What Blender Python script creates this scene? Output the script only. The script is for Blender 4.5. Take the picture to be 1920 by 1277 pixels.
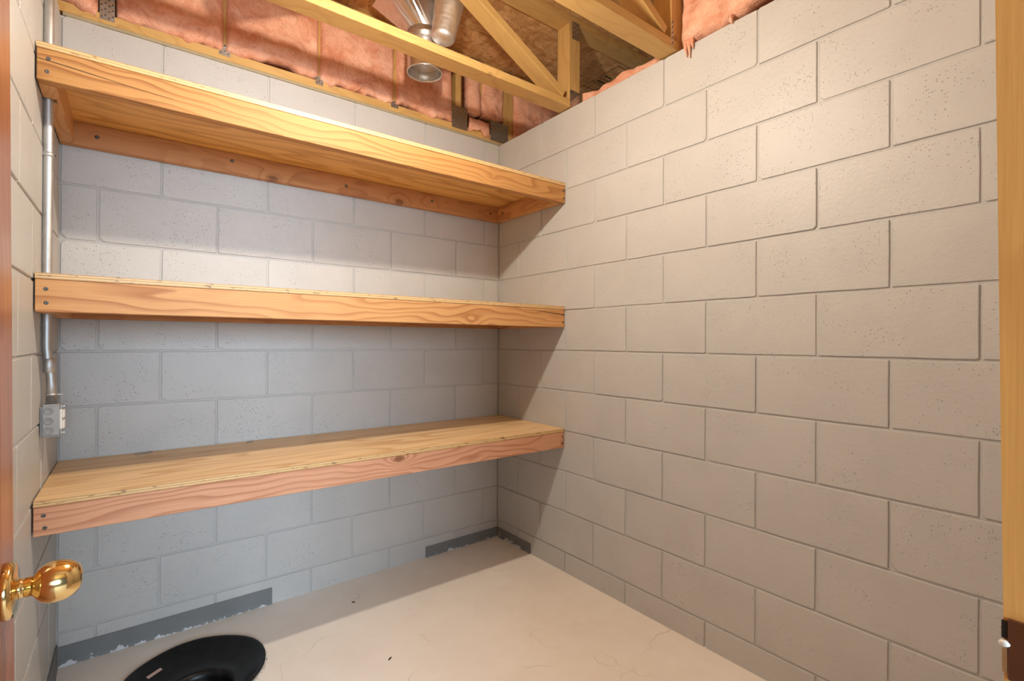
import bpy, bmesh, math, random
from mathutils import Vector, Matrix, Euler, noise
R = random.Random(11)
S = bpy.context.scene
for o in list(bpy.data.objects): bpy.data.objects.remove(o)
COL = S.collection
PI = math.pi

# ------------------------------------------------------------------ camera, sky, lights, exposure
cd = bpy.data.cameras.new('camera'); cam = bpy.data.objects.new('camera', cd); COL.objects.link(cam)
M = Matrix(((0.7952, -0.0057, -0.6064), (-0.6064, 0.0012, -0.7952), (0.0052, 1.0, -0.0025)))
cam.matrix_world = Matrix.Translation((-1.7366, -2.4121, 1.1632)) @ M.to_4x4()
cd.sensor_width = 36.0; cd.sensor_fit = 'HORIZONTAL'; cd.lens = 931.9 / 1920 * 36
cd.clip_start = 0.02
S.camera = cam
S.view_settings.view_transform = 'Standard'; S.view_settings.look = 'None'
S.view_settings.exposure = 0.0; S.view_settings.gamma = 1.0
S.view_settings.use_curve_mapping = False
W = bpy.data.worlds.new('world'); S.world = W; W.use_nodes = True
W.node_tree.nodes['Background'].inputs[0].default_value = (0.80, 0.90, 1.0, 1)
W.node_tree.nodes['Background'].inputs[1].default_value = 0.16
LAMP = Vector((-1.10, -1.248, 2.250)); BULB_R = 0.030; BULB_COL = (1.0, 0.90, 0.755); BULB_STRENGTH = 1820
# cool fill lamp added outside the doorway, standing in for bluish light from there
al = bpy.data.lights.new('outer_room_fill', 'AREA'); al.shape = 'RECTANGLE'; al.size = 1.5; al.size_y = 1.0
al.energy = 185; al.color = (0.60, 0.80, 1.0)
alo = bpy.data.objects.new('outer_room_fill', al); COL.objects.link(alo)
alo.location = (-1.80, -5.2, 1.55); alo.rotation_euler = (math.radians(90), 0, 0)

# ------------------------------------------------------------------ object helpers
def Wm(o):
    m = o.matrix_basis.copy()
    if o.parent: m = Wm(o.parent) @ o.matrix_parent_inverse @ m
    return m
def attach(o, parent):
    if parent is not None:
        o.parent = parent; o.matrix_parent_inverse = Wm(parent).inverted()
    return o
def mesh_from(name, vs, fs):
    me = bpy.data.meshes.new(name); me.from_pydata([tuple(v) for v in vs], [], fs); me.update(); return me
def obj(name, me, mat=None, parent=None, loc=(0, 0, 0), rot=None, smooth=False):
    if mat is not None and len(me.materials) == 0: me.materials.append(mat)
    if smooth:
        for p in me.polygons: p.use_smooth = True
    o = bpy.data.objects.new(name, me); COL.objects.link(o); o.location = loc
    if rot is not None: o.rotation_euler = rot
    return attach(o, parent)
def tag(o, label, cat, group=None):
    o['label'] = label; o['category'] = cat
    if group: o['group'] = group
    return o
def thing(name, label, cat, loc, group=None):
    o = bpy.data.objects.new(name, None); COL.objects.link(o); o.location = loc; o.empty_display_size = .05
    return tag(o, label, cat, group)
def struct(o): o['kind'] = 'structure'; return o
def box_me(sx, sy, sz, ch=0.0):
    hx, hy, hz = sx / 2, sy / 2, sz / 2
    bm = bmesh.new(); bmesh.ops.create_cube(bm, size=1)
    for v in bm.verts: v.co = Vector((v.co.x * sx, v.co.y * sy, v.co.z * sz))
    if ch > 0: bmesh.ops.bevel(bm, geom=bm.edges[:], offset=ch, segments=1, affect='EDGES', profile=.5)
    me = bpy.data.meshes.new('box'); bm.to_mesh(me); bm.free(); return me
def box(name, a, b, mat, parent=None, ch=0.0, rot=None):
    a = Vector(a); b = Vector(b); c = (a + b) / 2; s = b - a
    return obj(name, box_me(abs(s.x), abs(s.y), abs(s.z), ch), mat, parent, c, rot)
def board(name, p0, p1, depth, thick, mat, parent, up=(0, 0, 1), ch=0.0015):
    """board with its length along local x from p0 to p1; depth along local y, thick along local z (close to 'up')"""
    p0 = Vector(p0); p1 = Vector(p1); x = (p1 - p0); L = x.length; x.normalize()
    z = Vector(up); z = (z - x * z.dot(x)).normalized(); y = z.cross(x)
    m = Matrix((x, y, z)).transposed()
    return obj(name, box_me(L, depth, thick, ch), mat, parent, (p0 + p1) / 2, m.to_euler())
def lathe_me(prof, n=32, cap0=True, cap1=True):
    vs = []; fs = []
    for r, z in prof:
        for i in range(n):
            t = 2 * PI * i / n; vs.append((r * math.cos(t), r * math.sin(t), z))
    for k in range(len(prof) - 1):
        for i in range(n):
            j = (i + 1) % n; fs.append((k * n + i, k * n + j, (k + 1) * n + j, (k + 1) * n + i))
    if cap0: fs.append(tuple(reversed(range(n))))
    if cap1: fs.append(tuple(range((len(prof) - 1) * n, len(prof) * n)))
    return mesh_from('lathe', vs, fs)
def tube_me(pts, rads, n=16):
    pts = [Vector(p) for p in pts]; vs = []; fs = []
    for k, p in enumerate(pts):
        d = (pts[min(k + 1, len(pts) - 1)] - pts[max(k - 1, 0)]).normalized()
        a = Vector((1, 0, 0)) if abs(d.x) < .9 else Vector((0, 1, 0))
        u = d.cross(a).normalized(); v = d.cross(u)
        for i in range(n):
            t = 2 * PI * i / n; vs.append(p + (u * math.cos(t) + v * math.sin(t)) * rads[k])
    for k in range(len(pts) - 1):
        for i in range(n):
            j = (i + 1) % n; fs.append((k * n + i, (k + 1) * n + i, (k + 1) * n + j, k * n + j))
    fs.append(tuple(range(n))); fs.append(tuple(reversed(range((len(pts) - 1) * n, len(pts) * n))))
    return mesh_from('tube', vs, fs)
def prism_me(poly, z0, z1):
    n = len(poly); vs = [(x, y, z0) for x, y in poly] + [(x, y, z1) for x, y in poly]
    fs = [tuple(reversed(range(n))), tuple(range(n, 2 * n))] + [(i, (i + 1) % n, n + (i + 1) % n, n + i) for i in range(n)]
    return mesh_from('prism', vs, fs)

# ------------------------------------------------------------------ material helpers
class NT:
    def __init__(s, name):
        s.m = bpy.data.materials.new(name); s.m.use_nodes = True; s.t = s.m.node_tree; s.b = s.t.nodes['Principled BSDF']
    def n(s, typ, **kw):
        nd = s.t.nodes.new(typ)
        for k, v in kw.items():
            if k.startswith('i_'):
                nd.inputs[int(k[2:]) if k[2:].isdigit() else k[2:].replace('_', ' ')].default_value = v
            else: setattr(nd, k, v)
        return nd
    def l(s, a, b): s.t.links.new(a, b)
    def math(s, op, a, b=None, c=None):
        nd = s.t.nodes.new('ShaderNodeMath'); nd.operation = op
        for i, v in enumerate((a, b, c)):
            if v is None: continue
            if isinstance(v, (int, float)): nd.inputs[i].default_value = v
            else: s.l(v, nd.inputs[i])
        return nd.outputs[0]
    def coords(s, scale=(1, 1, 1), rnd=True, gen='Object'):
        tc = s.n('ShaderNodeTexCoord'); v = tc.outputs[gen]
        if rnd:
            oi = s.n('ShaderNodeObjectInfo'); mu = s.n('ShaderNodeVectorMath', operation='SCALE'); 
            mu.inputs[0].default_value = (37.0, 53.0, 71.0); s.l(oi.outputs['Random'], mu.inputs['Scale'])
            ad = s.n('ShaderNodeVectorMath', operation='ADD'); s.l(v, ad.inputs[0]); s.l(mu.outputs[0], ad.inputs[1]); v = ad.outputs[0]
        return s.scale(v, scale)
    def scale(s, v, sc):
        m = s.n('ShaderNodeVectorMath', operation='MULTIPLY'); s.l(v, m.inputs[0]); m.inputs[1].default_value = sc; return m.outputs[0]
    def noise(s, v, scale=1, detail=3, rough=.55, out=0):
        nd = s.n('ShaderNodeTexNoise'); nd.inputs['Scale'].default_value = scale; nd.inputs['Detail'].default_value = detail
        nd.inputs['Roughness'].default_value = rough; s.l(v, nd.inputs['Vector']); return nd.outputs[out]
    def ramp(s, f, stops, interp='LINEAR'):
        nd = s.n('ShaderNodeValToRGB'); cr = nd.color_ramp; cr.interpolation = interp
        while len(cr.elements) < len(stops): cr.elements.new(.5)
        for e, (p, c) in zip(cr.elements, stops):
            e.position = p; e.color = (c, c, c, 1) if isinstance(c, (int, float)) else (*c, 1)
        s.l(f, nd.inputs[0]); return nd.outputs[0]
    def mix(s, f, a, b, typ='MIX'):
        nd = s.n('ShaderNodeMix', data_type='RGBA', blend_type=typ)
        for k, v in ((0, f), (6, a), (7, b)):
            if isinstance(v, (int, float)): nd.inputs[k].default_value = v
            elif isinstance(v, tuple): nd.inputs[k].default_value = (*v, 1)
            else: s.l(v, nd.inputs[k])
        return nd.outputs[2]
    def bump(s, h, strength, dist=.001, prev=None):
        nd = s.n('ShaderNodeBump'); nd.inputs['Strength'].default_value = strength; nd.inputs['Distance'].default_value = dist
        s.l(h, nd.inputs['Height'])
        if prev: s.l(prev, nd.inputs['Normal'])
        return nd.outputs[0]
    def fin(s, col=None, rough=None, metal=None, normal=None, spec=None):
        for k, v in (('Base Color', col), ('Roughness', rough), ('Metallic', metal), ('Normal', normal), ('Specular IOR Level', spec)):
            if v is None: continue
            if isinstance(v, tuple): s.b.inputs[k].default_value = (*v, 1)
            elif isinstance(v, (int, float)): s.b.inputs[k].default_value = v
            else: s.l(v, s.b.inputs[k])
        return s.m
def plain(name, col, rough=.5, metal=0, spec=.5):
    t = NT(name); v = t.coords((1, 1, 1)); n = t.noise(v, 30, 3)
    c = t.mix(t.ramp(n, [(.35, 0), (.7, 1)]), tuple(x * .88 for x in col), col)
    return t.fin(c, rough, metal, spec=spec)

def wood(name, light, dark, knot=(.20, .075, .025), rough=.52, rings=26.0, knots=1.0, contrast=1.0, knotsize=.075):
    t = NT(name); v = t.coords()
    sx = t.n('ShaderNodeSeparateXYZ'); t.l(v, sx.inputs[0])
    vv = t.math('ADD', t.math('MULTIPLY', sx.outputs[1], .9), sx.outputs[2])
    cb = t.n('ShaderNodeCombineXYZ'); t.l(sx.outputs[0], cb.inputs[0]); t.l(vv, cb.inputs[1])
    p = cb.outputs[0]
    big = t.noise(t.scale(p, (1.7, 7.0, 1)), 1, 2, .5)
    # knots
    vo = t.n('ShaderNodeTexVoronoi', feature='F1'); vo.inputs['Scale'].default_value = 1.0; vo.inputs['Randomness'].default_value = 1.0
    wob = t.noise(t.scale(p, (14, 20, 1)), 1, 2); 
    t.l(t.scale(p, (3.6, 7.0, 1)), vo.inputs['Vector'])
    kd = t.math('ADD', vo.outputs['Distance'], t.math('MULTIPLY', t.math('SUBTRACT', wob, .5), .07))
    halo = t.math('POWER', t.math('MAXIMUM', t.math('SUBTRACT', 1.0, t.math('MULTIPLY', kd, 2.6)), 0.0), 2.0)
    ph = t.math('ADD', t.math('MULTIPLY', vv, rings), t.math('MULTIPLY', big, 7.5))
    ph = t.math('ADD', ph, t.math('MULTIPLY', halo, 3.2 * knots))
    ring = t.math('FRACT', ph)
    line = t.ramp(ring, [(0.0, 0.0), (.50, .05), (.82, .75), (.91, 1.0), (.96, .7), (1.0, 0.0)])
    fib = t.noise(t.scale(p, (7, 260, 1)), 1, 4, .6)
    broad = t.noise(t.scale(p, (1.1, 3.0, 1)), 1, 2)
    f = t.math('MULTIPLY', line, t.math('MULTIPLY', t.ramp(broad, [(.3, .45), (.62, 1.0)]), contrast))
    c = t.mix(f, light, dark)
    c = t.mix(t.math('MULTIPLY', t.ramp(fib, [(.35, 1), (.62, 0)]), .28), c, dark)
    c = t.mix(t.math('MULTIPLY', t.ramp(broad, [(.35, 1), (.6, 0)]), .22), c, tuple(min(1, x * 1.12) for x in light))
    if knots > 0:
        c = t.mix(t.math('MULTIPLY', t.ramp(kd, [(knotsize * .55, 1), (knotsize * 1.0, .75), (knotsize * 1.3, 0)]), .85 * knots), c, knot)
    nb = t.bump(fib, .25, .0006)
    return t.fin(c, rough, normal=nb, spec=.35)

# --- painted block
def paint_mat(name, col, rough=.43, pits=1.0):
    t = NT(name); v = t.coords()
    vo = t.n('ShaderNodeTexVoronoi', feature='F1'); vo.inputs['Scale'].default_value = 150; vo.inputs['Randomness'].default_value = 1
    wv = t.n('ShaderNodeVectorMath', operation='ADD'); t.l(v, wv.inputs[0])
    nd = t.n('ShaderNodeTexNoise'); nd.inputs['Scale'].default_value = 60; t.l(v, nd.inputs['Vector'])
    sc = t.scale(nd.outputs['Color'], (.012, .012, .012)); t.l(sc, wv.inputs[1]); t.l(wv.outputs[0], vo.inputs['Vector'])
    sep = t.n('ShaderNodeSeparateColor'); t.l(vo.outputs['Color'], sep.inputs[0])
    patch = t.noise(v, 7, 2)
    size = t.math('MULTIPLY', t.math('MAXIMUM', t.math('SUBTRACT', sep.outputs[0], .30), 0), t.math('MULTIPLY', t.ramp(patch, [(.34, .30), (.66, 1.0)]), .68))
    pit = t.math('GREATER_THAN', size, vo.outputs['Distance'])
    pitS = t.ramp(t.math('SUBTRACT', size, vo.outputs['Distance']), [(0, 0), (.12, 1)])
    fine = t.noise(v, 330, 3, .6); med = t.noise(v, 70, 3, .6); 
    big = t.noise(v, 5, 3)
    c = t.mix(t.ramp(big, [(.3, 0), (.7, 1)]), tuple(x * .955 for x in col), tuple(min(1, x * 1.03) for x in col))
    c = t.mix(t.math('MULTIPLY', pitS, .40 * pits), c, tuple(x * .35 for x in col))
    b = t.bump(fine, .35, .0010); b = t.bump(med, .6, .0020, b); b = t.bump(t.math('SUBTRACT', 1.0, pitS), .5 * pits, .002, b)
    return t.fin(c, rough, normal=b, spec=.45)
PAINT = (.54, .522, .497)
m_block = paint_mat('painted_block', PAINT)
m_mortar = paint_mat('painted_mortar', tuple(x * .97 for x in PAINT), .5, .6)

def concrete_mat():
    t = NT('concrete_floor'); v = t.coords(rnd=False)
    a = t.noise(v, 2.2, 5, .6); b = t.noise(v, 14, 5, .65); c = t.noise(v, 130, 3, .6)
    col = t.mix(t.ramp(a, [(.3, 0), (.7, 1)]), (.84, .75, .66), (.93, .855, .775))
    col = t.mix(t.math('MULTIPLY', t.ramp(b, [(.45, 0), (.75, 1)]), .35), col, (.93, .87, .80))
    col = t.mix(t.math('MULTIPLY', t.ramp(c, [(.62, 0), (.72, 1)]), .18), col, (.62, .53, .45))
    # hairline crazing cracks
    dv = t.n('ShaderNodeTexNoise'); dv.inputs['Scale'].default_value = 4; t.l(v, dv.inputs['Vector'])
    ad = t.n('ShaderNodeVectorMath', operation='ADD'); t.l(v, ad.inputs[0]); t.l(t.scale(dv.outputs['Color'], (.35, .35, .35)), ad.inputs[1])
    vo = t.n('ShaderNodeTexVoronoi', feature='DISTANCE_TO_EDGE'); vo.inputs['Scale'].default_value = 2.6; t.l(ad.outputs[0], vo.inputs['Vector'])
    ck = t.ramp(vo.outputs[0], [(0, 1), (.006, 0)]); ck = t.math('MULTIPLY', ck, t.ramp(t.noise(v, 2.7, 2), [(.5, 0), (.62, .5)]))
    col = t.mix(ck, col, (.34, .29, .25))
    bp = t.bump(c, .12, .001); bp = t.bump(b, .15, .003, bp)
    return t.fin(col, .55, normal=bp, spec=.3)
m_floor = concrete_mat()

def insul_mat():
    t = NT('pink_fiberglass'); v = t.coords()
    n0 = t.n('ShaderNodeTexNoise'); n0.inputs['Scale'].default_value = 6; t.l(v, n0.inputs['Vector'])
    ad = t.n('ShaderNodeVectorMath', operation='ADD'); t.l(v, ad.inputs[0]); t.l(t.scale(n0.outputs['Color'], (.25, .25, .25)), ad.inputs[1])
    a = t.noise(t.scale(ad.outputs[0], (10, 10, 30)), 1, 5, .65); b = t.noise(t.scale(ad.outputs[0], (120, 120, 40)), 1, 4, .7); c = t.noise(v, 9, 4, .6)
    col = t.mix(t.ramp(c, [(.35, 0), (.65, 1)]), (.68, .27, .155), (.92, .50, .34))
    col = t.mix(t.math('MULTIPLY', t.ramp(a, [(.4, 0), (.7, 1)]), .6), col, (.95, .63, .47))
    col = t.mix(t.math('MULTIPLY', t.ramp(b, [(.3, 1), (.52, 0)]), .45), col, (.48, .175, .10))
    bp = t.bump(b, .7, .004); bp = t.bump(a, .8, .012, bp)
    return t.fin(col, .95, normal=bp, spec=.1)
m_ins = insul_mat()

def osb_mat():
    t = NT('strand_board'); v = t.coords()
    n0 = t.n('ShaderNodeTexNoise'); n0.inputs['Scale'].default_value = 8; t.l(v, n0.inputs['Vector'])
    ad = t.n('ShaderNodeVectorMath', operation='ADD'); t.l(v, ad.inputs[0]); t.l(t.scale(n0.outputs['Color'], (.06, .06, .0)), ad.inputs[1])
    vo = t.n('ShaderNodeTexVoronoi', feature='F1'); vo.inputs['Scale'].default_value = 1; t.l(t.scale(ad.outputs[0], (14, 42, 1)), vo.inputs['Vector'])
    vo2 = t.n('ShaderNodeTexVoronoi', feature='F1'); vo2.inputs['Scale'].default_value = 1; t.l(t.scale(ad.outputs[0], (34, 17, 1)), vo2.inputs['Vector'])
    s1 = t.n('ShaderNodeSeparateColor'); t.l(vo.outputs['Color'], s1.inputs[0]); s2 = t.n('ShaderNodeSeparateColor'); t.l(vo2.outputs['Color'], s2.inputs[0])
    f = t.math('MULTIPLY', t.math('ADD', s1.outputs[0], s2.outputs[1]), .5)
    col = t.ramp(f, [(.1, (.54, .27, .10)), (.45, (.68, .385, .155)), (.8, (.84, .53, .25)), (1, (.72, .42, .17))])
    fb = t.noise(t.scale(v, (15, 160, 1)), 1, 3)
    col = t.mix(t.math('MULTIPLY', t.ramp(fb, [(.4, 1), (.6, 0)]), .3), col, (.36, .18, .07))
    col = t.mix(t.math('MULTIPLY', t.ramp(t.noise(v, 40, 2), [(.66, 0), (.72, 1)]), .6), col, (.16, .08, .035))
    return t.fin(col, .7, normal=t.bump(f, .4, .003), spec=.25)
m_osb = osb_mat()

def ply_mat(name, light, dark):
    """faces: sanded veneer grain along local x; edges (local y ends): stacked plies seen in section"""
    t = NT(name); v = t.coords()
    big = t.noise(t.scale(v, (1.0, 5.0, 5.0)), 1, 2, .5)
    sx = t.n('ShaderNodeSeparateXYZ'); t.l(v, sx.inputs[0])
    ph = t.math('FRACT', t.math('ADD', t.math('MULTIPLY', sx.outputs[1], 12), t.math('MULTIPLY', big, 9)))
    ln = t.ramp(ph, [(0, 0), (.5, .2), (.85, 1), (1, 0)])
    fib = t.noise(t.scale(v, (6, 200, 200)), 1, 4, .6); br = t.noise(t.scale(v, (1, 2, 2)), 1, 2)
    c = t.mix(t.math('MULTIPLY', ln, t.ramp(br, [(.3, .55), (.6, 1.0)])), light, dark)
    c = t.mix(t.math('MULTIPLY', t.ramp(fib, [(.35, 1), (.6, 0)]), .2), c, dark)
    tc = t.n('ShaderNodeTexCoord'); so = t.n('ShaderNodeSeparateXYZ'); t.l(tc.outputs['Object'], so.inputs[0])
    pl = t.math('FRACT', t.math('MULTIPLY', t.math('ADD', so.outputs[2], .1), 1 / .0068))
    wv = t.noise(t.scale(v, (30, 1, 200)), 1, 3)
    band = t.ramp(pl, [(.0, (.72, .50, .24)), (.48, (.74, .53, .27)), (.52, (.50, .28, .11)), (.98, (.55, .32, .13))])
    band = t.mix(t.ramp(wv, [(.60, 0), (.66, .85)]), band, (.16, .08, .03))
    ge = t.n('ShaderNodeNewGeometry'); sn = t.n('ShaderNodeSeparateXYZ'); t.l(ge.outputs['True Normal'], sn.inputs[0])
    ed = t.math('LESS_THAN', t.math('ABSOLUTE', sn.outputs[2]), .4)
    c = t.mix(ed, c, band)
    return t.fin(c, .45, normal=t.bump(fib, .15, .0005))
m_ply = ply_mat('pale_shelf_plywood', (.90, .635, .34), (.66, .375, .15)); m_ply_o = ply_mat('orange_shelf_plywood', (.84, .50, .165), (.54, .255, .06))
m_fir_y = wood('fir_board_yellow', (.52, .258, .083), (.29, .105, .026), rings=30, rough=.6)
m_fir_o = wood('fir_board_orange', (.66, .345, .135), (.41, .155, .048), rings=30, contrast=.95)
m_fir_p = wood('fir_board_pinkish', (.66, .345, .205), (.38, .14, .065), rings=32)
m_fir_r = wood('fir_ledger_reddish', (.55, .265, .105), (.36, .135, .05), rings=16, contrast=.7)
m_spf = wood('truss_lumber', (.62, .385, .135), (.47, .25, .075), rings=12, contrast=.6, knots=.8, knotsize=.06)
m_pine = wood('pine_jamb_edge', (.80, .40, .105), (.62, .275, .06), rings=16, contrast=.6, knots=.5)
m_door = wood('stained_door_wood', (.42, .165, .075), (.28, .09, .04), rings=14, contrast=.7, knots=0, rough=.28)
m_jamb = wood('stained_jamb_wood', (.30, .085, .03), (.17, .04, .018), rings=14, knots=0, rough=.35)

def metal(name, col, rough, aniso=0.0, nsc=40, var=.15):
    t = NT(name); v = t.coords(); n = t.noise(v, nsc, 4)
    r = t.math('ADD', rough - var * .5, t.math('MULTIPLY', n, var))
    c = t.mix(t.ramp(n, [(.3, 0), (.7, 1)]), tuple(x * .85 for x in col), col)
    return t.fin(c, r, 1.0, normal=t.bump(n, .05, .001))
m_galv = metal('galvanized_steel', (.62, .62, .61), .50)
m_plate = metal('truss_plate_steel', (.62, .61, .58), .36)
m_tooth = metal('punched_teeth_steel', (.20, .19, .18), .45)
m_duct = metal('duct_sheet_metal', (.78, .77, .76), .30)
m_brass = metal('polished_brass', (.84, .61, .27), .14, var=.06)
m_foil = metal('foil_jacket', (.88, .86, .84), .50)
m_screw = metal('dark_screw_steel', (.16, .15, .14), .4)
m_box = plain('grey_steel_box', (.33, .325, .32), .5, .2)
m_knock = plain('knockout_grey', (.27, .265, .26), .5, .2)
m_white = plain('white_plastic', (.80, .76, .70), .4)
m_cove = None
def cove_mat():
    t = NT('grey_vinyl_strip'); v = t.coords()
    a = t.noise(v, 22, 5, .65)
    tc = t.n('ShaderNodeTexCoord'); so = t.n('ShaderNodeSeparateXYZ'); t.l(tc.outputs['Object'], so.inputs[0])
    low = t.ramp(so.outputs[2], [(0, 1), (.032, 0)])      # scuffed paint and adhesive left along the lower lip
    sc = t.math('GREATER_THAN', t.math('ADD', a, t.math('MULTIPLY', low, .24)), .71)
    c = t.mix(t.noise(v, 9, 3), (.17, .172, .168), (.225, .226, .22)); c = t.mix(sc, c, (.60, .60, .62))
    return t.fin(c, .6, spec=.3)
m_cove = cove_mat()
m_black = None
def black_mat():
    t = NT('black_polyethylene'); v = t.coords(rnd=False); a = t.noise(v, 25, 5, .7); b = t.noise(v, 120, 3)
    c = t.mix(t.ramp(a, [(.45, 0), (.75, 1)]), (.004, .004, .004), (.016, .015, .015))
    return t.fin(c, t.math('ADD', .22, t.math('MULTIPLY', a, .3)), normal=t.bump(b, .08, .001), spec=.28)
m_black = black_mat()
m_gap = plain('dark_gap', (.03, .02, .012), .9)
m_seal = plain('sill_foam_seal', (.42, .345, .21), .8)
m_ink = plain('black_print_ink', (.05, .035, .02), .8)
m_label = plain('pinkish_paper_label', (.62, .42, .36), .6)
m_crumb = plain('broken_concrete', (.50, .45, .38), .9)
m_brownplate = plain('brown_painted_steel', (.115, .035, .010), .35)
m_strike = metal('brass_strike_steel', (.70, .55, .30), .4)
m_porc = plain('white_porcelain', (.80, .80, .78), .3)

# ------------------------------------------------------------------ block walls
CH = .2032; HB = .1931; Z0 = .1038; GAP = .0075; REC = .0045
var_cache = {}
def block_me(w, h, k):
    key = (round(w, 3), round(h, 3), k)
    if key in var_cache: return var_cache[key]
    rr = random.Random(hash(key) & 0xffff)
    nx = 5 if w > .3 else (3 if w > .15 else 2)
    j = lambda: rr.uniform(-.0007, .0007)
    hw, hh = w / 2 - GAP / 2, h / 2 - GAP / 2
    ol = []
    cr = [.0015 + (rr.random() ** 12) * .014 for _ in range(4)]        # a few corners are knocked off
    def corner(x, z, sx, sz, c, first):
        a = (x - sx * c, z); b = (x, z - sz * c)
        return [a, b] if first else [b, a]
    seq = []
    seq += corner(-hw, -hh, -1, -1, cr[0], False)
    seq += [(-hw + 2 * hw * i / nx, -hh + j()) for i in range(1, nx)]
    seq += corner(hw, -hh, 1, -1, cr[1], True)
    seq += [(hw + j(), 0)]
    seq += corner(hw, hh, 1, 1, cr[2], False)
    seq += [(hw - 2 * hw * i / nx, hh + j()) for i in range(1, nx)]
    seq += corner(-hw, hh, -1, 1, cr[3], True)
    seq += [(-hw + j(), 0)]
    n = len(seq); c = .0018
    f = []
    for x, z in seq:
        s = Vector((x, z)); f.append((x - math.copysign(c, x) if abs(abs(x) - hw) < .02 else x, z - math.copysign(c, z) if abs(abs(z) - hh) < .02 else z))
    vs = [(x, 0, z) for x, z in f] + [(x, c * .9, z) for x, z in seq] + [(x, .016, z) for x, z in seq]
    fs = [tuple(range(n))]
    for a in (0, n):
        for i in range(n): fs.append((a + i, a + n + i, a + n + (i + 1) % n, a + (i + 1) % n))
    me = mesh_from('block', vs, fs); me.materials.append(m_block); var_cache[key] = me; return me
def lay(wall, origin, ang, length, joints, zbot, ztop, start=0.0):
    """joints(m) -> sorted joint positions along the wall measured from origin in local +x"""
    ca, sa = math.cos(ang), math.sin(ang); m = -1
    while True:
        a = Z0 + CH * m; b = a + CH
        if a > ztop - .03: break
        a = max(a, zbot); b = min(b, ztop)
        js = [start] + [q for q in joints(m) if start + .03 < q < length - .03] + [length]
        for x0, x1 in zip(js[:-1], js[1:]):
            xm = (x0 + x1) / 2; w = x1 - x0
            me = block_me(round(w, 3), round(b - a, 3), R.randrange(5))
            off = R.uniform(-.0009, .0009)
            loc = (origin[0] + ca * xm - sa * off, origin[1] + sa * xm + ca * off, (a + b) / 2)
            o = obj('block', me, None, wall, loc, (R.uniform(-.002, .002), R.uniform(-.0025, .0025), ang + R.uniform(-.002, .002)))
        m += 1
TOP = 2.339
wall_back = struct(box('wall_back', (-2.15, REC, -.06), (.2, .20, TOP - .004), m_mortar))
lay(wall_back, (-1.95, 0), 0, 1.95, lambda m: [(-1.8425 + 1.95) + HB * k for k in range(-2, 12) if (k % 2 == 0) == (m % 2 == 1)], -.05, TOP)
wall_right = struct(box('wall_right', (REC, -2.45, -.06), (.20, REC, TOP - .004), m_mortar))
lay(wall_right, (0, 0), -PI / 2, 2.34, lambda m: [.5821 + HB * k for k in range(-4, 12) if (k % 2 == 0) == (m % 2 == 1)], -.05, TOP)
wall_left = struct(box('wall_left', (-2.15, -2.45, -.06), (-1.95 - REC, REC, TOP - .004), m_mortar))
lay(wall_left, (-1.95, 0), PI / 2, 0, lambda m: [(-.018 if m % 2 else -.211) - HB * 2 * k for k in range(7, -1, -1)], -.05, TOP, start=-2.34)

# floor slab with a round pit hole, falling slightly toward the left wall
SC = Vector((-1.556, -.352)); SR = .221
fz = lambda x: .004 + .0115 * max(-2.2, min(0, x))
def floor_me():
    bm = bmesh.new()
    outer = [bm.verts.new((x, y, fz(x))) for x, y in [(-2.2, -6), (0, -6), (3.2, -6), (3.2, .25), (0, .25), (-2.2, .25)]]
    inner = [bm.verts.new((SC.x + (SR - .004) * math.cos(2 * PI * i / 48), SC.y + (SR - .004) * math.sin(2 * PI * i / 48), 0)) for i in range(48)]
    for v in inner: v.co.z = fz(v.co.x)
    es = [bm.edges.new((outer[i], outer[(i + 1) % 6])) for i in range(6)] + [bm.edges.new((inner[i], inner[(i + 1) % 48])) for i in range(48)]
    bmesh.ops.triangle_fill(bm, use_beauty=True, edges=es)
    for f in bm.faces:
        f.normal_update()
        if f.normal.z < 0: f.normal_flip()
    ret = bmesh.ops.extrude_face_region(bm, geom=bm.faces[:])
    for g in ret['geom']:
        if isinstance(g, bmesh.types.BMVert): g.co.z -= .1
    bmesh.ops.recalc_face_normals(bm, faces=bm.faces[:])
    me = bpy.data.meshes.new('floor'); bm.to_mesh(me); bm.free(); return me
floor = struct(obj('floor', floor_me(), m_floor))

# front wall with the doorway the picture is taken through
wf = struct(box('wall_front', (-1.085, -2.445, -.03), (.2, -2.345, 2.80), m_mortar))
box('header', (-1.95, -2.445, 2.06), (-1.085, -2.345, 2.80), m_mortar, wf)
box('hinge_side', (-1.95, -2.445, -.03), (-1.915, -2.345, 2.06), m_mortar, wf)
# unseen wall added to shield the space over the right wall from world light
struct(box('wall_far_shield', (3.0, -6, -.03), (3.1, .2, 2.80), m_mortar))

# ceiling: strand-board subfloor panels
ZC = 2.80
ceil = struct(box('ceiling', (-2.3, -6.0, ZC + .019), (3.1, .3, ZC + .03), m_osb))
xs = [-2.3, -.92, .295, 1.51, 3.1]; ys = [-3.0, -2.45, -1.225, -.22, .3]
for i in range(4):
    for k in range(4):
        box('subfloor_panel', (xs[i] + .0015, ys[k] + .0015, ZC), (xs[i + 1] - .0015, ys[k + 1] - .0015, ZC + .0185), m_osb, ceil)
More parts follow.
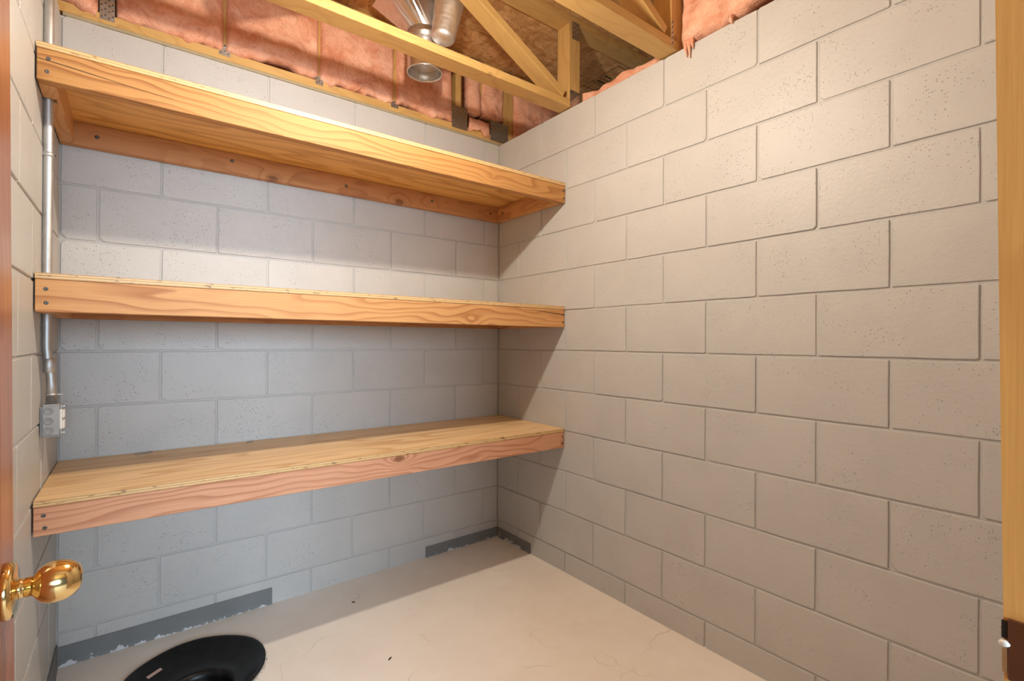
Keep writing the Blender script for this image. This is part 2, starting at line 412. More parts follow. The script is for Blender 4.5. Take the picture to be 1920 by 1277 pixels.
# stamped grid print on the underside of one panel
def stamp():
    vs = []; fs = []
    def q(x0, y0, x1, y1):
        n = len(vs); z = ZC - .0006
        for x, y in ((x0, y0), (x1, y0), (x1, y1), (x0, y1)): vs.append((x, y, z))
        for x, y in ((x0, y0), (x1, y0), (x1, y1), (x0, y1)): vs.append((x, y, z + .0005))
        fs.extend([(n, n + 3, n + 2, n + 1), (n + 4, n + 5, n + 6, n + 7)] + [(n + i, n + (i + 1) % 4, n + 4 + (i + 1) % 4, n + 4 + i) for i in range(4)])
    X0, X1, Y0, Y1 = .54, .645, -.455, -.10; t = .003
    q(X0, Y0, X0 + t, Y1); q(X1 - t, Y0, X1, Y1); q(X0 + t, Y0, X1 - t, Y0 + t); q(X0 + t, Y1 - t, X1 - t, Y1)
    for y in (-.38, -.30, -.245, -.17): q(X0 + t, y, X1 - t, y + t)
    for y in (-.335, -.27): q(X0 + .02, y, X0 + .08, y + .012)
    return mesh_from('stamp', vs, fs)
obj('stamp_print', stamp(), m_ink, ceil)

# sill foam seal between back wall and truss
struct(box('trim_2', (-1.945, -.002, TOP - .0035), (.14, .086, TOP + .0085), m_seal))

# rim boards added behind the insulation to keep world light out of the joist space
struct(box('trim_3', (-2.30, .100, TOP + .002), (3.0, .125, ZC + .018), m_osb))
struct(box('trim_4', (-2.33, -3.0, TOP + .002), (-2.305, .125, ZC + .018), m_osb))
# ------------------------------------------------------------------ door, jamb
DX = lambda z: -1.8608 - .0105 * (z - 1.16)
door = struct(bpy.data.objects.new('door_1', None)); COL.objects.link(door); door.location = (-1.849, -2.29, .012)
tilt = Euler((0, math.radians(-.6), 0))
DT = .035; Y0, Y1 = -2.295, -1.508
def dbox(name, y0, y1, z0, z1, x0=-DT, x1=0.0, ch=.002, vert=True):
    zc = (z0 + z1) / 2; yc = (y0 + y1) / 2
    L, Wd = (z1 - z0, y1 - y0) if vert else (y1 - y0, z1 - z0)
    me = box_me(L, Wd, x1 - x0, ch)          # local x = grain, local z = face normal (+X world)
    if vert: rot = Matrix(((0, 0, 1), (0, 1, 0), (1, 0, 0))).transposed(); rot = Matrix(((0, 0, 1), (0, 1, 0), (-1, 0, 0)))
    else: rot = Matrix(((0, 0, 1), (1, 0, 0), (0, 1, 0)))
    rot = Euler((0, math.radians(-.6), 0)).to_matrix() @ rot
    return obj(name, me, m_door, door, (DX(zc) + (x0 + x1) / 2, yc, zc), rot.to_euler())
SW = .078
dbox('stile', Y1 - SW, Y1, .012, 2.03); dbox('stile', Y0, Y0 + SW, .012, 2.03)
for z0, z1 in ((.012, .24), (.74, .932), (1.92, 2.03)): dbox('rail', Y0 + SW, Y1 - SW, z0, z1, vert=False)
for z0, z1 in ((.24, .74), (.932, 1.92)):
    dbox('panel', Y0 + SW - .002, Y1 - SW + .002, z0 - .002, z1 + .002, -.026, -.009, .006)
# brass knob
KZ = .861; KY = -1.572
knob = obj('door_knob', lathe_me([(.0325, 0), (.0334, .003), (.0332, .006), (.0312, .0090), (.027, .0108), (.0135, .0115), (.012, .013)], 48), m_brass, door, (DX(KZ), KY, KZ), (0, PI / 2, 0), True)
for nm, pr in (('neck', [(.0115, .011), (.0115, .0165), (.0104, .0170), (.0104, .0180), (.0115, .0186), (.0115, .0255), (.0125, .0272)]),
               ('knob_ball', [(.0115, .0245), (.0135, .0270), (.0180, .0300), (.0220, .0345), (.0243, .0400), (.0250, .0455), (.0246, .0515), (.0232, .0575), (.0202, .0635), (.0155, .0685), (.0085, .0715), (.003, .0722)])):
    obj(nm, lathe_me(pr, 48), m_brass, knob, (DX(KZ), KY, KZ), (0, PI / 2, 0), True)
jamb = struct(box('trim_1', (-1.12, -2.448, .0), (-1.085, -2.3350, 2.06), m_jamb, ch=.002))
def tapered():
    z0, z1 = .0, 2.06
    def yl(z): return -2.3232 - .0115 * (1.16 - z) * 1.0      # room side edge leans
    def yr(z): return -2.3352 + .0035 * (1.16 - z)
    vs = []; 
    for z in (z0, z1):
        vs += [(-1.1205, yl(z), z), (-1.1205, min(yl(z) - .006, yr(z)), z), (-1.09, -2.3373, z), (-1.09, yl(z) + .001, z)]
    fs = [(0, 3, 2, 1), (4, 5, 6, 7), (0, 1, 5, 4), (1, 2, 6, 5), (2, 3, 7, 6), (3, 0, 4, 7)]
    c = Vector((-1.11, -2.33, 1.03)); rot = Matrix(((0, 0, -1), (0, 1, 0), (1, 0, 0)))
    vs = [rot.transposed() @ (Vector(v) - c) for v in vs]
    me = mesh_from('edge', vs, fs); return me, c, rot
me, c, rot = tapered(); obj('edge_strip', me, m_pine, jamb, c, rot.to_euler())
pl = box('strike_plate', (-1.1235, -2.40, .868), (-1.1205, -2.3292, .922), m_brownplate, jamb, .0008)
# curled lip of the strike plate reaching past the jamb edge
lip = tube_me([(-1.1215, -2.3300, .8990), (-1.1228, -2.3280, .8992), (-1.1224, -2.3258, .8988), (-1.1208, -2.3246, .8980)], [.0022, .0030, .0031, .0022], 12)
obj('strike_lip', lip, m_white, jamb, smooth=True)
box('strike_tongue', (-1.1226, -2.3296, .8728), (-1.1206, -2.3250, .8962), m_strike, jamb, .0008)
box('strike_curl_shade', (-1.1220, -2.3296, .9030), (-1.1206, -2.3248, .9190), m_gap, jamb, .0006)  # thin dark box, coloured as the shaded underside of the strike's curl

# ------------------------------------------------------------------ vinyl base strips
def cove(name, p0, p1, h, inward):
    """strip along p0->p1 standing on the floor; small toe at the bottom"""
    p0 = Vector((*p0, 0)); p1 = Vector((*p1, 0)); d = p1 - p0; L = d.length; d.normalize(); n = Vector((*inward, 0))
    prof = [(.0, 0), (.006, 0), (.0045, .006), (.0032, .014), (.0032, h), (.0, h)]
    vs = []; fs = []; N = len(prof)
    for s in (0, L):
        for t, z in prof: vs.append(d * s + n * t + Vector((0, 0, z + fz((p0 + d * s).x) - fz(p0.x))))
    for i in range(N): fs.append((i, (i + 1) % N, N + (i + 1) % N, N + i))
    fs += [tuple(reversed(range(N))), tuple(range(N, 2 * N))]
    return struct(obj(name, mesh_from(name, vs, fs), m_cove, None, (p0.x, p0.y, fz(p0.x) + .0005)))
E0 = .0012
cove('baseboard_back', (-1.944, -E0), (-1.237, -E0), .072, (0, -1))
cove('baseboard_back', (-.476, -E0), (-.008, -E0), .056, (0, -1))
cove('baseboard_right', (-E0, -.002), (-E0, -.314), .055, (-1, 0))
cove('baseboard_left', (-1.95 + E0, -.62), (-1.95 + E0, -.008), .085, (1, 0))

# ------------------------------------------------------------------ shelves
CY, CX = -.425, -1.9375; CR = .0122
YF = -.577; XL, XR = -1.947, -.003
def screw(name, p, axis, parent):
    me = lathe_me([(.0042, 0), (.0042, .0006), (.0036, .0011), (.0015, .0012), (.0012, .0005)], 10)
    rot = {'-y': (PI / 2, 0, 0), '-x': (0, -PI / 2, 0), 'x': (0, PI / 2, 0)}[axis]
    return obj(name, me, m_screw, parent, p, rot, True)
def shelf(label, ztop, zbot, zl, mats, plyth=.0165, notch=True, cracks=()):
    t = thing('wall_shelf', label, 'shelf', ((XL + XR) / 2, YF / 2, zbot), 'shelves built across the back wall')
    mf, mb, msl, mp = mats; zs = ztop - plyth
    dzl = zl                                              # left end drop
    # plywood top, notched around the conduit
    def ply():
        nt = [(XL, CY - .016), (CX + .019, CY - .016), (CX + .019, CY + .016), (XL, CY + .016)] if notch else []
        poly = [(XL, YF)] + [(XR, YF), (XR, -.004), (XL, -.004)] + list(reversed(nt))
        c = Vector(((XL + XR) / 2, YF / 2))
        return prism_me([(x - c.x, y - c.y) for x, y in poly], -plyth / 2, plyth / 2)
    obj('plywood_top', ply(), mp, t, ((XL + XR) / 2, YF / 2, zs + plyth / 2))
    hh = zs - zbot
    board('front_board', (XL, YF + .0195, (zs + zbot) / 2), (XR, YF + .0195, (zs + zbot) / 2), .037, hh - .0012, mf, t)
    board('back_ledger', (XL, -.023, (zs + zbot) / 2), (XR, -.023, (zs + zbot) / 2), .037, hh - .0012, mb, t)
    # side boards between front board and ledger; the left one is notched for the conduit
    board('side_board', (XR - .0185, YF + .0385, (zs + zbot) / 2), (XR - .0185, -.0420, (zs + zbot) / 2), .037, hh - .0012, msl, t)
    ya, yb = YF + .0385, -.0420
    poly = [(ya, XL), (CY - .016, XL), (CY - .016, CX + .019), (CY + .016, CX + .019), (CY + .016, XL), (yb, XL), (yb, XL + .037), (ya, XL + .037)] if notch else [(ya, XL), (yb, XL), (yb, XL + .037), (ya, XL + .037)]
    yc, xc = (ya + yb) / 2, XL + .0185
    me = prism_me([(y - yc, -(x - xc)) for y, x in poly], -hh / 2 + .0006, hh / 2 - .0006)
    bm = bmesh.new(); bm.from_mesh(me); bmesh.ops.recalc_face_normals(bm, faces=bm.faces[:]); bm.to_mesh(me); bm.free()
    obj('side_board', me, msl, t, (xc, yc, (zs + zbot) / 2), (0, 0, PI / 2))
    for x in (XL + .022, XR - .010):
        for f in (.28, .70): screw('screw', (x + R.uniform(-.002, .002), YF + .0009, zbot + hh * f), '-y', t).scale = (1.25, 1.25, 1.0)
    for x in (-1.845, -1.41, -.93, -.47, -.09): screw('ledger_screw', (x, -.0417, zbot + hh * .52 + R.uniform(-.008, .008)), '-y', t).scale = (1.7, 1.7, 1.7)
    screw('ledger_screw', (XR - .0372, -.09, zbot + hh * .5), '-x', t).scale = (1.7, 1.7, 1.7)
    for pts in cracks:
        vs = []; fs = []
        for x, z, w in pts: vs += [(x, YF + .0006, z - w), (x, YF + .0006, z + w), (x, YF + .0016, z + w), (x, YF + .0016, z - w)]
        for k in range(len(pts) - 1):
            for i in range(4): fs.append((4 * k + i, 4 * k + (i + 1) % 4, 4 * k + 4 + (i + 1) % 4, 4 * k + 4 + i))
        fs += [(3, 2, 1, 0), tuple(range(len(vs) - 4, len(vs)))]
        obj('split', mesh_from('split', vs, fs), m_gap, t)
    return t
shelf('top wooden wall shelf, seen from below, long split at its left front end', 1.967, 1.865, 0, (m_fir_y, m_fir_r, m_fir_o, m_ply_o),
      cracks=[[(XL, 1.921, .0008), (-1.88, 1.916, .0010), (-1.80, 1.909, .0008), (-1.72, 1.902, .0005), (-1.64, 1.899, .0002)]])
shelf('middle wooden wall shelf at eye level, short split at its right front end', 1.3435, 1.2370, 0, (m_fir_o, m_fir_r, m_fir_o, m_ply),
      cracks=[[(-.26, 1.318, .0004), (-.15, 1.312, .0012), (-.06, 1.304, .0016), (XR - .001, 1.302, .0018)]])
shelf('lowest wooden wall shelf, plywood top seen from above, reddish front board', .7265, .6305, 0, (m_fir_p, m_fir_r, m_fir_o, m_ply), notch=False)

# small scraps left at the back of the lowest shelf
def scrap(x, y, L, a, label):
    o = obj('wire_scrap', tube_me([(-L / 2, -.004, .0028), (-L * .2, .002, .0036), (L * .15, -.002, .0030), (L / 2, .004, .0050)], [.0022, .0026, .0024, .0014], 8), m_knock, None, (x, y, .7270), (0, 0, a), True)
    tag(o, label, 'scrap')
scrap(-1.70, -.052, .055, .1, 'larger grey wire scrap lying at the back left of the lowest shelf')
scrap(-1.335, -.05, .03, -.1, 'short grey wire scrap near the middle back of the lowest shelf')

def chip(x, y, L, a, label):
    o = obj('wood_chip', prism_me([(-L / 2, -.0015), (-L * .1, -.003), (L / 2, -.0008), (L * .4, .002), (-L * .2, .0025)], 0, .0025), m_gap, None, (x, y, fz(x) + .0002), (0, 0, a))
    tag(o, label, 'chip')
chip(-.978, -.686, .020, .5, 'thin dark wood chip on the bare floor in front of the lowest shelf')
chip(-.945, -.215, .014, -.6, 'small dark chip on the floor in the shade under the lowest shelf')
# ------------------------------------------------------------------ conduit and outlet box
BX = -1.9265
con = thing('electrical_conduit', 'galvanized steel conduit running up the left wall through the shelf ends', 'conduit', (CX, CY, .99))
pts = [(BX, CY, .986), (BX, CY, 1.03), (BX - .002, CY, 1.06), (CX + .002, CY, 1.11), (CX, CY, 1.14), (CX, CY, 1.6), (CX, CY, 2.0), (CX, CY, 2.55)]
obj('pipe', tube_me(pts, [.0117] * len(pts), 20), m_galv, con, smooth=True)
obj('connector', lathe_me([(.0128, .974), (.0128, .998), (.0142, .998), (.0142, 1.004), (.0128, 1.004)], 20), m_galv, con, (BX, CY, 0), smooth=True)
obj('set_screw', lathe_me([(.0022, 0), (.0022, .010), (.0034, .010), (.0034, .013)], 10), m_galv, con, (BX + .011, CY, 1.000), (0, PI / 2, 0))
def strap(z):
    o = obj('pipe_strap', lathe_me([(.0126, z - .006), (.0140, z - .0055), (.0140, z + .0055), (.0126, z + .006)], 20), m_galv, con, (CX, CY, 0), smooth=True)
    obj('strap_screw', lathe_me([(.003, 0), (.003, .003)], 8), m_screw, o, (CX + .0135, CY, z), (0, PI / 2, 0))
strap(1.705)
obj('coupling', lathe_me([(.0122, 1.065), (.0142, 1.067), (.0142, 1.105), (.0122, 1.107)], 20), m_galv, con, (BX - .0055, CY, 0), (0, 0, 0), True)
ob = thing('outlet_box', 'grey steel outlet box on the left wall at the end of the conduit', 'outlet', (-1.926, CY, .88))
bx0, bx1, by0, by1, bz0, bz1 = -1.9485, -1.9065, CY - .027, CY + .027, .879, .9735
bm = bmesh.new(); bmesh.ops.create_cube(bm, size=1)
for v in bm.verts: v.co = Vector(((bx0 + bx1) / 2 + v.co.x * (bx1 - bx0), CY + v.co.y * .054, (bz0 + bz1) / 2 + v.co.z * (bz1 - bz0)))
bmesh.ops.bevel(bm, geom=[e for e in bm.edges if min(v.co.x for v in e.verts) < bx0 + .001], offset=.006, segments=3, affect='EDGES')
top = max(bm.faces, key=lambda f: f.calc_center_median().x)
ins = bmesh.ops.inset_region(bm, faces=[top], thickness=.0022); 
top = max([f for f in bm.faces if abs(f.normal.x) > .9], key=lambda f: (f.calc_center_median().x, -f.calc_area()))
r = bmesh.ops.extrude_face_region(bm, geom=[top])
for g in r['geom']:
    if isinstance(g, bmesh.types.BMVert): g.co.x -= .030
bmesh.ops.delete(bm, geom=[top], context='FACES_ONLY')
bmesh.ops.recalc_face_normals(bm, faces=bm.faces[:])
me = bpy.data.meshes.new('case'); bm.to_mesh(me); bm.free(); obj('case', me, m_box, ob)
for z in (.955, .926, .898):
    obj('knockout', lathe_me([(.0112, 0), (.0112, .0006), (.0100, .0012), (.0085, .0008), (.002, .0006)], 20), m_knock, ob, (-1.9300, by0 + .0004, z), (PI / 2, 0, 0), True)
box('receptacle', (-1.936, CY - .016, .898), (-1.9015, CY + .016, .957), m_white, ob, .003)
for z in (.912, .943): box('receptacle_face', (-1.9015, CY - .015, z - .0125), (-1.8965, CY + .015, z + .0125), m_white, ob, .002)
box('mounting_yoke', (-1.9058, CY - .008, .882), (-1.9038, CY + .008, .9705), m_galv, ob, .0004)
for z in (.8875, .965):
    obj('mounting_screw', lathe_me([(.0016, 0), (.0016, .006), (.0036, .006), (.0032, .009)], 10), m_galv, ob, (-1.905, CY - .006, z), (0, PI / 2, 0))

# ------------------------------------------------------------------ sump basin
sb = thing('sump_basin', 'round black plastic pit basin set in the concrete floor under the lowest shelf', 'basin', (SC.x, SC.y, fz(SC.x)))
prof = [(.2165, -.02), (.2165, .002), (.2215, .006), (.222, .011), (.2185, .0135), (.212, .011), (.185, -.004), (.150, -.020), (.128, -.026), (.118, -.024), (.108, -.028), (.102, -.045), (.098, -.20), (.06, -.215)]
def basin_me():
    n = 64; vs = []; fs = []
    hc = Vector((.002, -.055))                         # the well sits off centre
    for r, z in prof:
        k = max(0, min(1, (.20 - r) / .08))
        for i in range(n):
            a = 2 * PI * i / n; x = r * math.cos(a) + hc.x * k; y = r * math.sin(a) + hc.y * k
            vs.append((x, y, z + .0115 * x + (.0016 * math.sin(5 * a) if r > .2 and z > 0 else 0)))
    for q in range(len(prof) - 1):
        for i in range(n): j = (i + 1) % n; fs.append((q * n + i, q * n + j, (q + 1) * n + j, (q + 1) * n + i))
    fs.append(tuple(range((len(prof) - 1) * n, len(prof) * n)))
    me = mesh_from('dish', vs, fs); bm = bmesh.new(); bm.from_mesh(me); bmesh.ops.recalc_face_normals(bm, faces=bm.faces[:]); bm.to_mesh(me); bm.free()
    return me
dish = obj('dish', basin_me(), m_black, sb, (SC.x, SC.y, fz(SC.x)), smooth=True)
if dish.data.polygons[len(dish.data.polygons) // 2].normal.z < 0: dish.data.flip_normals()
# paper sticker on the sloping side of the dish
tx = Vector((.80, .60, .009)).normalized(); ry = Vector((.64, -.70, -.30)); ry = (ry - tx * ry.dot(tx)).normalized(); nz = tx.cross(ry)
if nz.z < 0: nz = -nz; ry = -ry
obj('label_sticker', box_me(.052, .012, .0008, 0), m_label, sb, (-1.669, -.238, -.0220), Matrix((tx, ry, nz)).transposed().to_euler())
def crumbs():
    vs = []; fs = []; rr = random.Random(5)
    for i in range(46):
        a = math.radians(-75 + 125 * i / 45 + rr.uniform(-1, 1)); r = .2245 + rr.uniform(-.002, .004); s = rr.uniform(.0025, .0065)
        c = Vector((SC.x + r * math.cos(a), SC.y + r * math.sin(a), 0)); c.z = fz(c.x) + s * .35
        n = len(vs)
        for dx, dy, dz in ((-1, -.8, -.6), (1, -.7, -.6), (.9, 1, -.6), (-.8, .9, -.6), (rr.uniform(-.5, .5), rr.uniform(-.5, .5), .7)):
            vs.append(c + Vector((dx * s * rr.uniform(.6, 1.3), dy * s * rr.uniform(.6, 1.3), dz * s)))
        fs += [(n + 3, n + 2, n + 1, n), (n, n + 1, n + 4), (n + 1, n + 2, n + 4), (n + 2, n + 3, n + 4), (n + 3, n, n + 4)]
    return mesh_from('crumbs', vs, fs)
cr = obj('broken_edge', crumbs(), m_crumb, sb); cr['kind'] = 'stuff'

# ------------------------------------------------------------------ trusses
def plate(parent, x0, x1, z0, z1, y, rows=None):
    """toothed connector plate on the face at y, looking toward -y"""
    o = box('nail_plate', (x0, y - .0014, z0), (x1, y - .0001, z1), m_plate, parent)
    vs = []; fs = []; nx = max(2, int((x1 - x0) / .011)); nz = max(2, int((z1 - z0) / .018))
    for i in range(nx):
        for k in range(nz):
            cx = x0 + (i + .5) * (x1 - x0) / nx; cz = z0 + (k + .5 + (.25 if i % 2 else -.12)) * (z1 - z0) / nz
            if not z0 + .005 < cz < z1 - .005: continue
            n = len(vs); a, b = .0024, .0052
            for dx, dz, dy in ((-a, -b, 0), (a, -b, 0), (a, b, 0), (-a, b, 0), (0, 0, -.0022)): vs.append((cx + dx, y - .0014 + dy, cz + dz))
            fs += [(n, n + 1, n + 4), (n + 1, n + 2, n + 4), (n + 2, n + 3, n + 4), (n + 3, n, n + 4)]
    q = obj('teeth', mesh_from('teeth', vs, fs), m_tooth, o); q['kind'] = 'stuff'
    return o
def truss(label, yf, x0, x1, z0, webs, plates, chord_x1=None, notes=None):
    t = thing('floor_truss', label, 'truss', (0, yf, z0), None)
    yc = yf + .0435; D = .087; T = .037
    board('bottom_chord', (x0, yc, z0 + T / 2), (x1, yc, z0 + T / 2), D, T, m_spf, t)
    board('top_chord', (x0, yc, ZC - .002 - T / 2), (x1, yc, ZC - .002 - T / 2), D, T, m_spf, t)
    za, zb = z0 + T, ZC - .002 - T
    for w in webs:
        if w[0] == 'v':
            board('upright', (w[1], yc, za + .0005), (w[1], yc, zb - .0005), D, .036, m_spf, t, up=(1, 0, 0))
        else:
            board('diagonal_web', (w[1], yc, w[2]), (w[3], yc, w[4]), D - .001, .036, m_spf, t)
    for p in plates: plate(t, *p, yf)
    return t
# truss on the back wall
truss('floor truss on the back wall with pink batts between its uprights', -.002, -2.14, 2.2, TOP + .0095,
      [('v', x) for x in (-1.818, -1.433, -1.046, -.669, -.287, .045, .083)] + [('d', -.185, 2.735, -.012, 2.425)],
      [(-1.842, -1.798, 2.362, 2.452), (-1.456, -1.414, 2.366, 2.412), (-1.064, -1.028, 2.366, 2.406), (-.689, -.649, 2.368, 2.402), (-.329, -.228, 2.362, 2.486), (-.068, .062, 2.353, 2.470), (-.215, -.115, 2.745, 2.795), (.02, .105, 2.745, 2.795)])
def diag(xb, zb, L=.71, sl=-.56):
    dx = -L; return ('d', xb + dx, zb - sl * L, xb, zb)
truss('floor truss crossing the room above the front edge of the top shelf', -.612, -2.3, 2.2, TOP + .001,
      [('v', .005), ('v', .0425), ('d', -.665, 2.722, -.045, 2.395), ('d', -.70, 2.722, -1.32, 2.395)],
      [(-.008, .060, 2.341, 2.425), (.004, .058, 2.685, 2.775)])
truss('floor truss nearer the door, end resting on the right wall beside the hanging batt', -1.2225, -2.3, 2.2, TOP + .001,
      [('v', -.022), ('v', .0155), ('d', -.690, 2.722, -.072, 2.395), ('d', -.725, 2.722, -1.34, 2.395)],
      [(-.038, .030, 2.700, 2.775), (-.039, -.030, 2.345, 2.45)])

# ------------------------------------------------------------------ insulation
def batt_me(w, h, d, seed, nx, nz, bul=.022, amp=.012, ragged=.014, edge=.03):
    """local: x across 0..w, z up 0..h, front toward -y, back at y=d"""
    vs = []; fs = []; off = Vector((seed * 7.3, seed * 3.1, seed * 1.7))
    for k in range(nz + 1):
        for i in range(nx + 1):
            u, v = i / nx, k / nz; x, z = u * w, v * h
            e = min(x, w - x, edge) / edge; f = min(z, h - z, edge) / edge
            r = math.sqrt(max(0, 1 - (1 - e) ** 2)) * math.sqrt(max(0, 1 - (1 - f) ** 2))
            n1 = noise.fractal(Vector((x * 7, z * 7, 0)) + off, 1.0, 2.0, 3); n2 = noise.noise(Vector((x * 26, z * 18, 5)) + off)
            y = -bul * r + amp * n1 * (.35 + .65 * r) + .004 * n2
            n3 = noise.fractal(Vector((x * 8, 3.3, z * 8)) + off, .8, 2.1, 4) * .8
            dz = ragged * n3 * (1 - v) ** 6 + .004 * n2; dx = .003 * n3
            vs.append((x + dx, y, z + dz))
    N = (nx + 1) * (nz + 1)
    for k in range(nz):
        for i in range(nx):
            a = k * (nx + 1) + i; fs.append((a, a + 1, a + nx + 2, a + nx + 1))
    ring = [i for i in range(nx + 1)] + [k * (nx + 1) + nx for k in range(1, nz + 1)] + [nz * (nx + 1) + i for i in range(nx - 1, -1, -1)] + [k * (nx + 1) for k in range(nz - 1, 0, -1)]
    b0 = len(vs)
    for q in ring: vs.append((max(.009, min(w - .009, vs[q][0])), d, vs[q][2]))
    L = len(ring)
    for i in range(L): j = (i + 1) % L; fs.append((ring[j], ring[i], b0 + i, b0 + j))
    fs.append(tuple(reversed(range(b0, b0 + L))))
    return mesh_from('batt', vs, fs)
G = 'pink insulation batts along the top of the back wall'
zB = 2.388; HB2 = 2.745 - zB
spans = [(-2.06, -1.846, 'narrow pink insulation batt in the far left corner above the back wall', zB, HB2),
         (-1.792, -1.441, 'wide pink insulation batt, first full bay from the left above the back wall', zB, HB2),
         (-1.429, -1.053, 'pink insulation batt in the second full bay, partly behind the crossing truss', zB, HB2),
         (-1.044, -.676, 'pink insulation batt left of the round duct collar', zB, HB2),
         (-.662, -.331, 'pink insulation batt behind the round duct collar', zB, HB2),
         (-.226, -.140, 'crumpled pink insulation batt left of the slanting web near the back corner', zB + .082, HB2 - .082),
         (-.128, .024, 'pink insulation batt wedged between slanting web and upright near the back corner', zB + .085, HB2 - .085),
         (.104, .60, 'pink insulation batt past the corner, beyond the right wall top', zB, HB2)]
for i, (a, b, lab, z, h) in enumerate(spans):
    w = b - a; big = w > .2
    o = obj('insulation_batt', batt_me(w, h, .075, i + 1, max(8, int(w / .010)), 34, bul=.024 if big else .010, amp=.016 if big else .024, ragged=.034, edge=.045 if big else .03), m_ins, None, (a, -.0032, z), smooth=True)
    tag(o, lab, 'insulation', G)
sc = obj('insulation_batt', batt_me(.148, .078, .0022, 57, 24, 16, bul=.014, amp=.026, ragged=.05, edge=.025), m_ins, None, (-.221, -.0062, 2.366), smooth=True)
tag(sc, 'small crumpled pink insulation lump drooping over the chord between the two corner plates', 'insulation', G)
# rim batt standing on the right wall top, sagging over its edge
def rim():
    me = batt_me(.40, .40, .09, 31, 34, 30, bul=.035, amp=.02, ragged=.035)
    for v in me.vertices:
        t = max(0, 1 - v.co.z / .10)
        v.co.z += .022 * t * max(0, v.co.x / .40) ** 1.2 - .004 * t * (1 - v.co.x / .4)
    return me
rb = obj('insulation_batt', rim(), m_ins, None, (.028, -1.228, TOP + .010), (0, 0, -PI / 2), smooth=True)
tag(rb, 'bright pink insulation batt on top of the right wall, ragged lower edge', 'insulation')
for k, (dy, l, b) in enumerate(((.012, .050, .012), (.026, .060, .020), (.040, .030, .016), (.20, .012, .008))):
    p = Vector((.02, -1.245 - dy, TOP + .03)); pts = [p, p + Vector((-.022, -.004, -.018)), p + Vector((-.030, -.008 - b * .2, -.030 - l * .4)), p + Vector((-.026, -.014, -.03 - l))]
    obj('tuft', tube_me(pts, [.009, .009, .006, .0015], 8), m_ins, rb, smooth=True)
me = batt_me(.50, .095, .12, 41, 44, 12, bul=.015, amp=.02, ragged=0, edge=.02)
for v in me.vertices:
    v.co.z -= max(0, v.co.z / .095) * (.022 + .030 * noise.fractal(Vector((v.co.x * 9, 1.7, 4.2)), .9, 2.0, 3))
lb = obj('insulation_batt', me, m_ins, None, (.078, -.622, TOP + .002), (0, 0, -PI / 2), smooth=True)
tag(lb, 'low strip of pink insulation lying on the right wall top between the trusses', 'insulation')

# ------------------------------------------------------------------ ducts
CC = Vector((-.632, -.262))
du = thing('duct_collar', 'round sheet metal duct collar, open end down, behind the crossing truss', 'duct', (CC.x, CC.y, 2.445))
ri = .081
obj('collar_can', lathe_me([(ri - .003, 2.64), (ri - .003, 2.452), (ri - .001, 2.446), (ri + .003, 2.446), (ri + .004, 2.450), (ri + .001, 2.456), (ri, 2.60), (ri + .004, 2.604), (ri + .004, 2.618), (ri, 2.622), (ri, 2.64)], 48, False, False), m_duct, du, (CC.x, CC.y, 0), smooth=True)
obj('damper_disc', lathe_me([(ri - .0045, 2.4925), (ri - .0045, 2.496)], 48), m_galv, du, (CC.x, CC.y, 0))
obj('crimp_band', lathe_me([(ri + .0005, 2.575), (ri + .0030, 2.578), (ri + .0005, 2.581), (ri + .0030, 2.584), (ri + .0005, 2.587)], 48, False, False), m_duct, du, (CC.x, CC.y, 0))
def boot():
    n = 32; vs = []; fs = []
    for i in range(n):
        a = 2 * PI * i / n; vs.append((CC.x + (ri + .001) * math.cos(a), CC.y + (ri + .001) * math.sin(a), 2.635))
    for i in range(n):
        a = 2 * PI * i / n; m = max(abs(math.cos(a)), abs(math.sin(a)))
        vs.append((CC.x - .065 + .155 * math.cos(a) / m, CC.y + .01 + .10 * math.sin(a) / m, 2.74))
    for i in range(n): vs.append((vs[n + i][0], vs[n + i][1], ZC - .001))
    for k in (0, n):
        for i in range(n): j = (i + 1) % n; fs.append((k + i, k + j, k + n + j, k + n + i))
    fs.append(tuple(range(2 * n, 3 * n)))
    return mesh_from('boot', vs, fs)
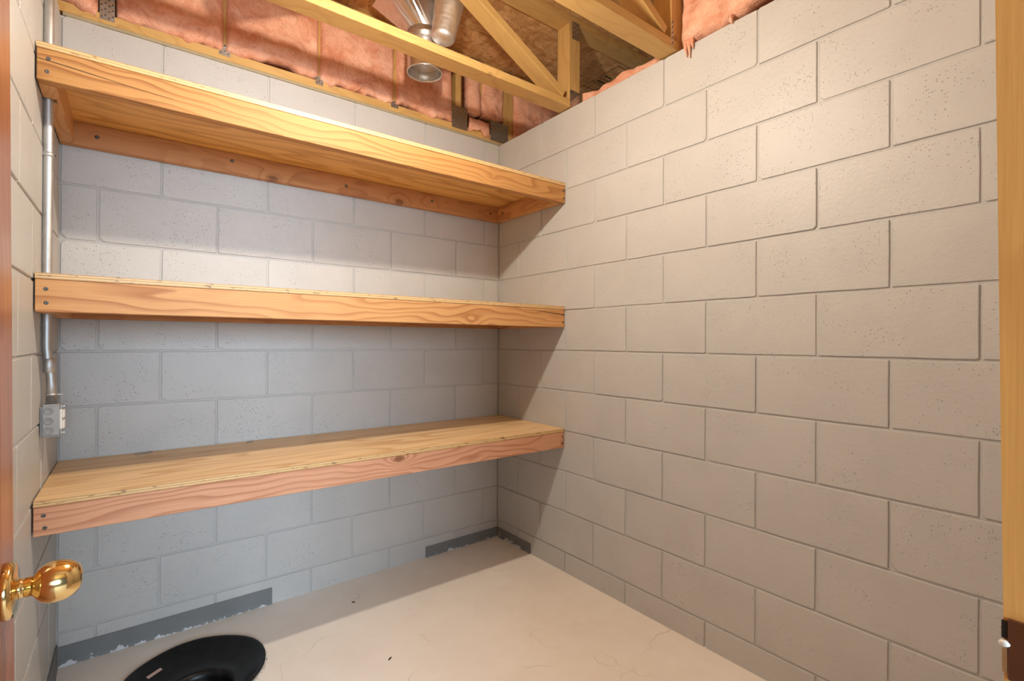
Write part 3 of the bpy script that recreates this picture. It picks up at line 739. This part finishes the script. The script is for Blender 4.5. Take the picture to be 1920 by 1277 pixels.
obj('register_boot', boot(), m_duct, du)
fd = thing('flexible_duct', 'silver foil jacketed duct end hanging from the ceiling beside the collar', 'duct', (-.64, -.43, 2.51))
A = Vector((-.632, -.432, 2.515)); B = Vector((-.585, -.442, ZC - .001))
pts = []; rd = []
for k in range(40):
    s = k / 39; p = A.lerp(B, s); r = .052 + .021 * s + (.0005 * math.sin(k * 2.1))
    if k == 0: r = .022
    if k == 1: r = .040
    if k == 2: r = .049
    pts.append(p); rd.append(r)
obj('foil_sleeve', tube_me(pts, rd, 36), m_foil, fd, smooth=True)

# ------------------------------------------------------------------ the room's lamp (above the frame)
lf = thing('light_fixture', 'bare bulb in a white porcelain lampholder under the truss above the frame', 'lamp', (LAMP.x, LAMP.y, TOP))
obj('lampholder', lathe_me([(.022, LAMP.z + .042), (.030, LAMP.z + .060), (.042, LAMP.z + .080), (.044, LAMP.z + .090)], 32), m_porc, lf, (LAMP.x, LAMP.y, 0), smooth=True)
box('mounting_box', (LAMP.x - .05, LAMP.y - .060, LAMP.z + .0905), (LAMP.x + .05, -1.2232, LAMP.z + .125), m_box, lf, .002)
em = bpy.data.materials.new('glowing_bulb'); em.use_nodes = True; nt = em.node_tree; nt.nodes.clear()
e = nt.nodes.new('ShaderNodeEmission'); e.inputs[0].default_value = (*BULB_COL, 1); e.inputs[1].default_value = BULB_STRENGTH
ou = nt.nodes.new('ShaderNodeOutputMaterial'); nt.links.new(e.outputs[0], ou.inputs[0])
# LED style bulb: only the frosted dome below the opaque collar gives light
dome = [(BULB_R * math.cos(math.radians(a)), LAMP.z + BULB_R * math.sin(math.radians(a))) for a in (-88, -70, -50, -30, -10, 8, 24)]
bulb = obj('bulb', lathe_me(dome, 24), em, lf, (LAMP.x, LAMP.y, 0), smooth=True)
obj('bulb_collar', lathe_me([(dome[-1][0], dome[-1][1] + .0005), (.022, LAMP.z + .030), (.015, LAMP.z + .040), (.014, LAMP.z + .048)], 24), m_porc, bulb, (LAMP.x, LAMP.y, 0), smooth=True)
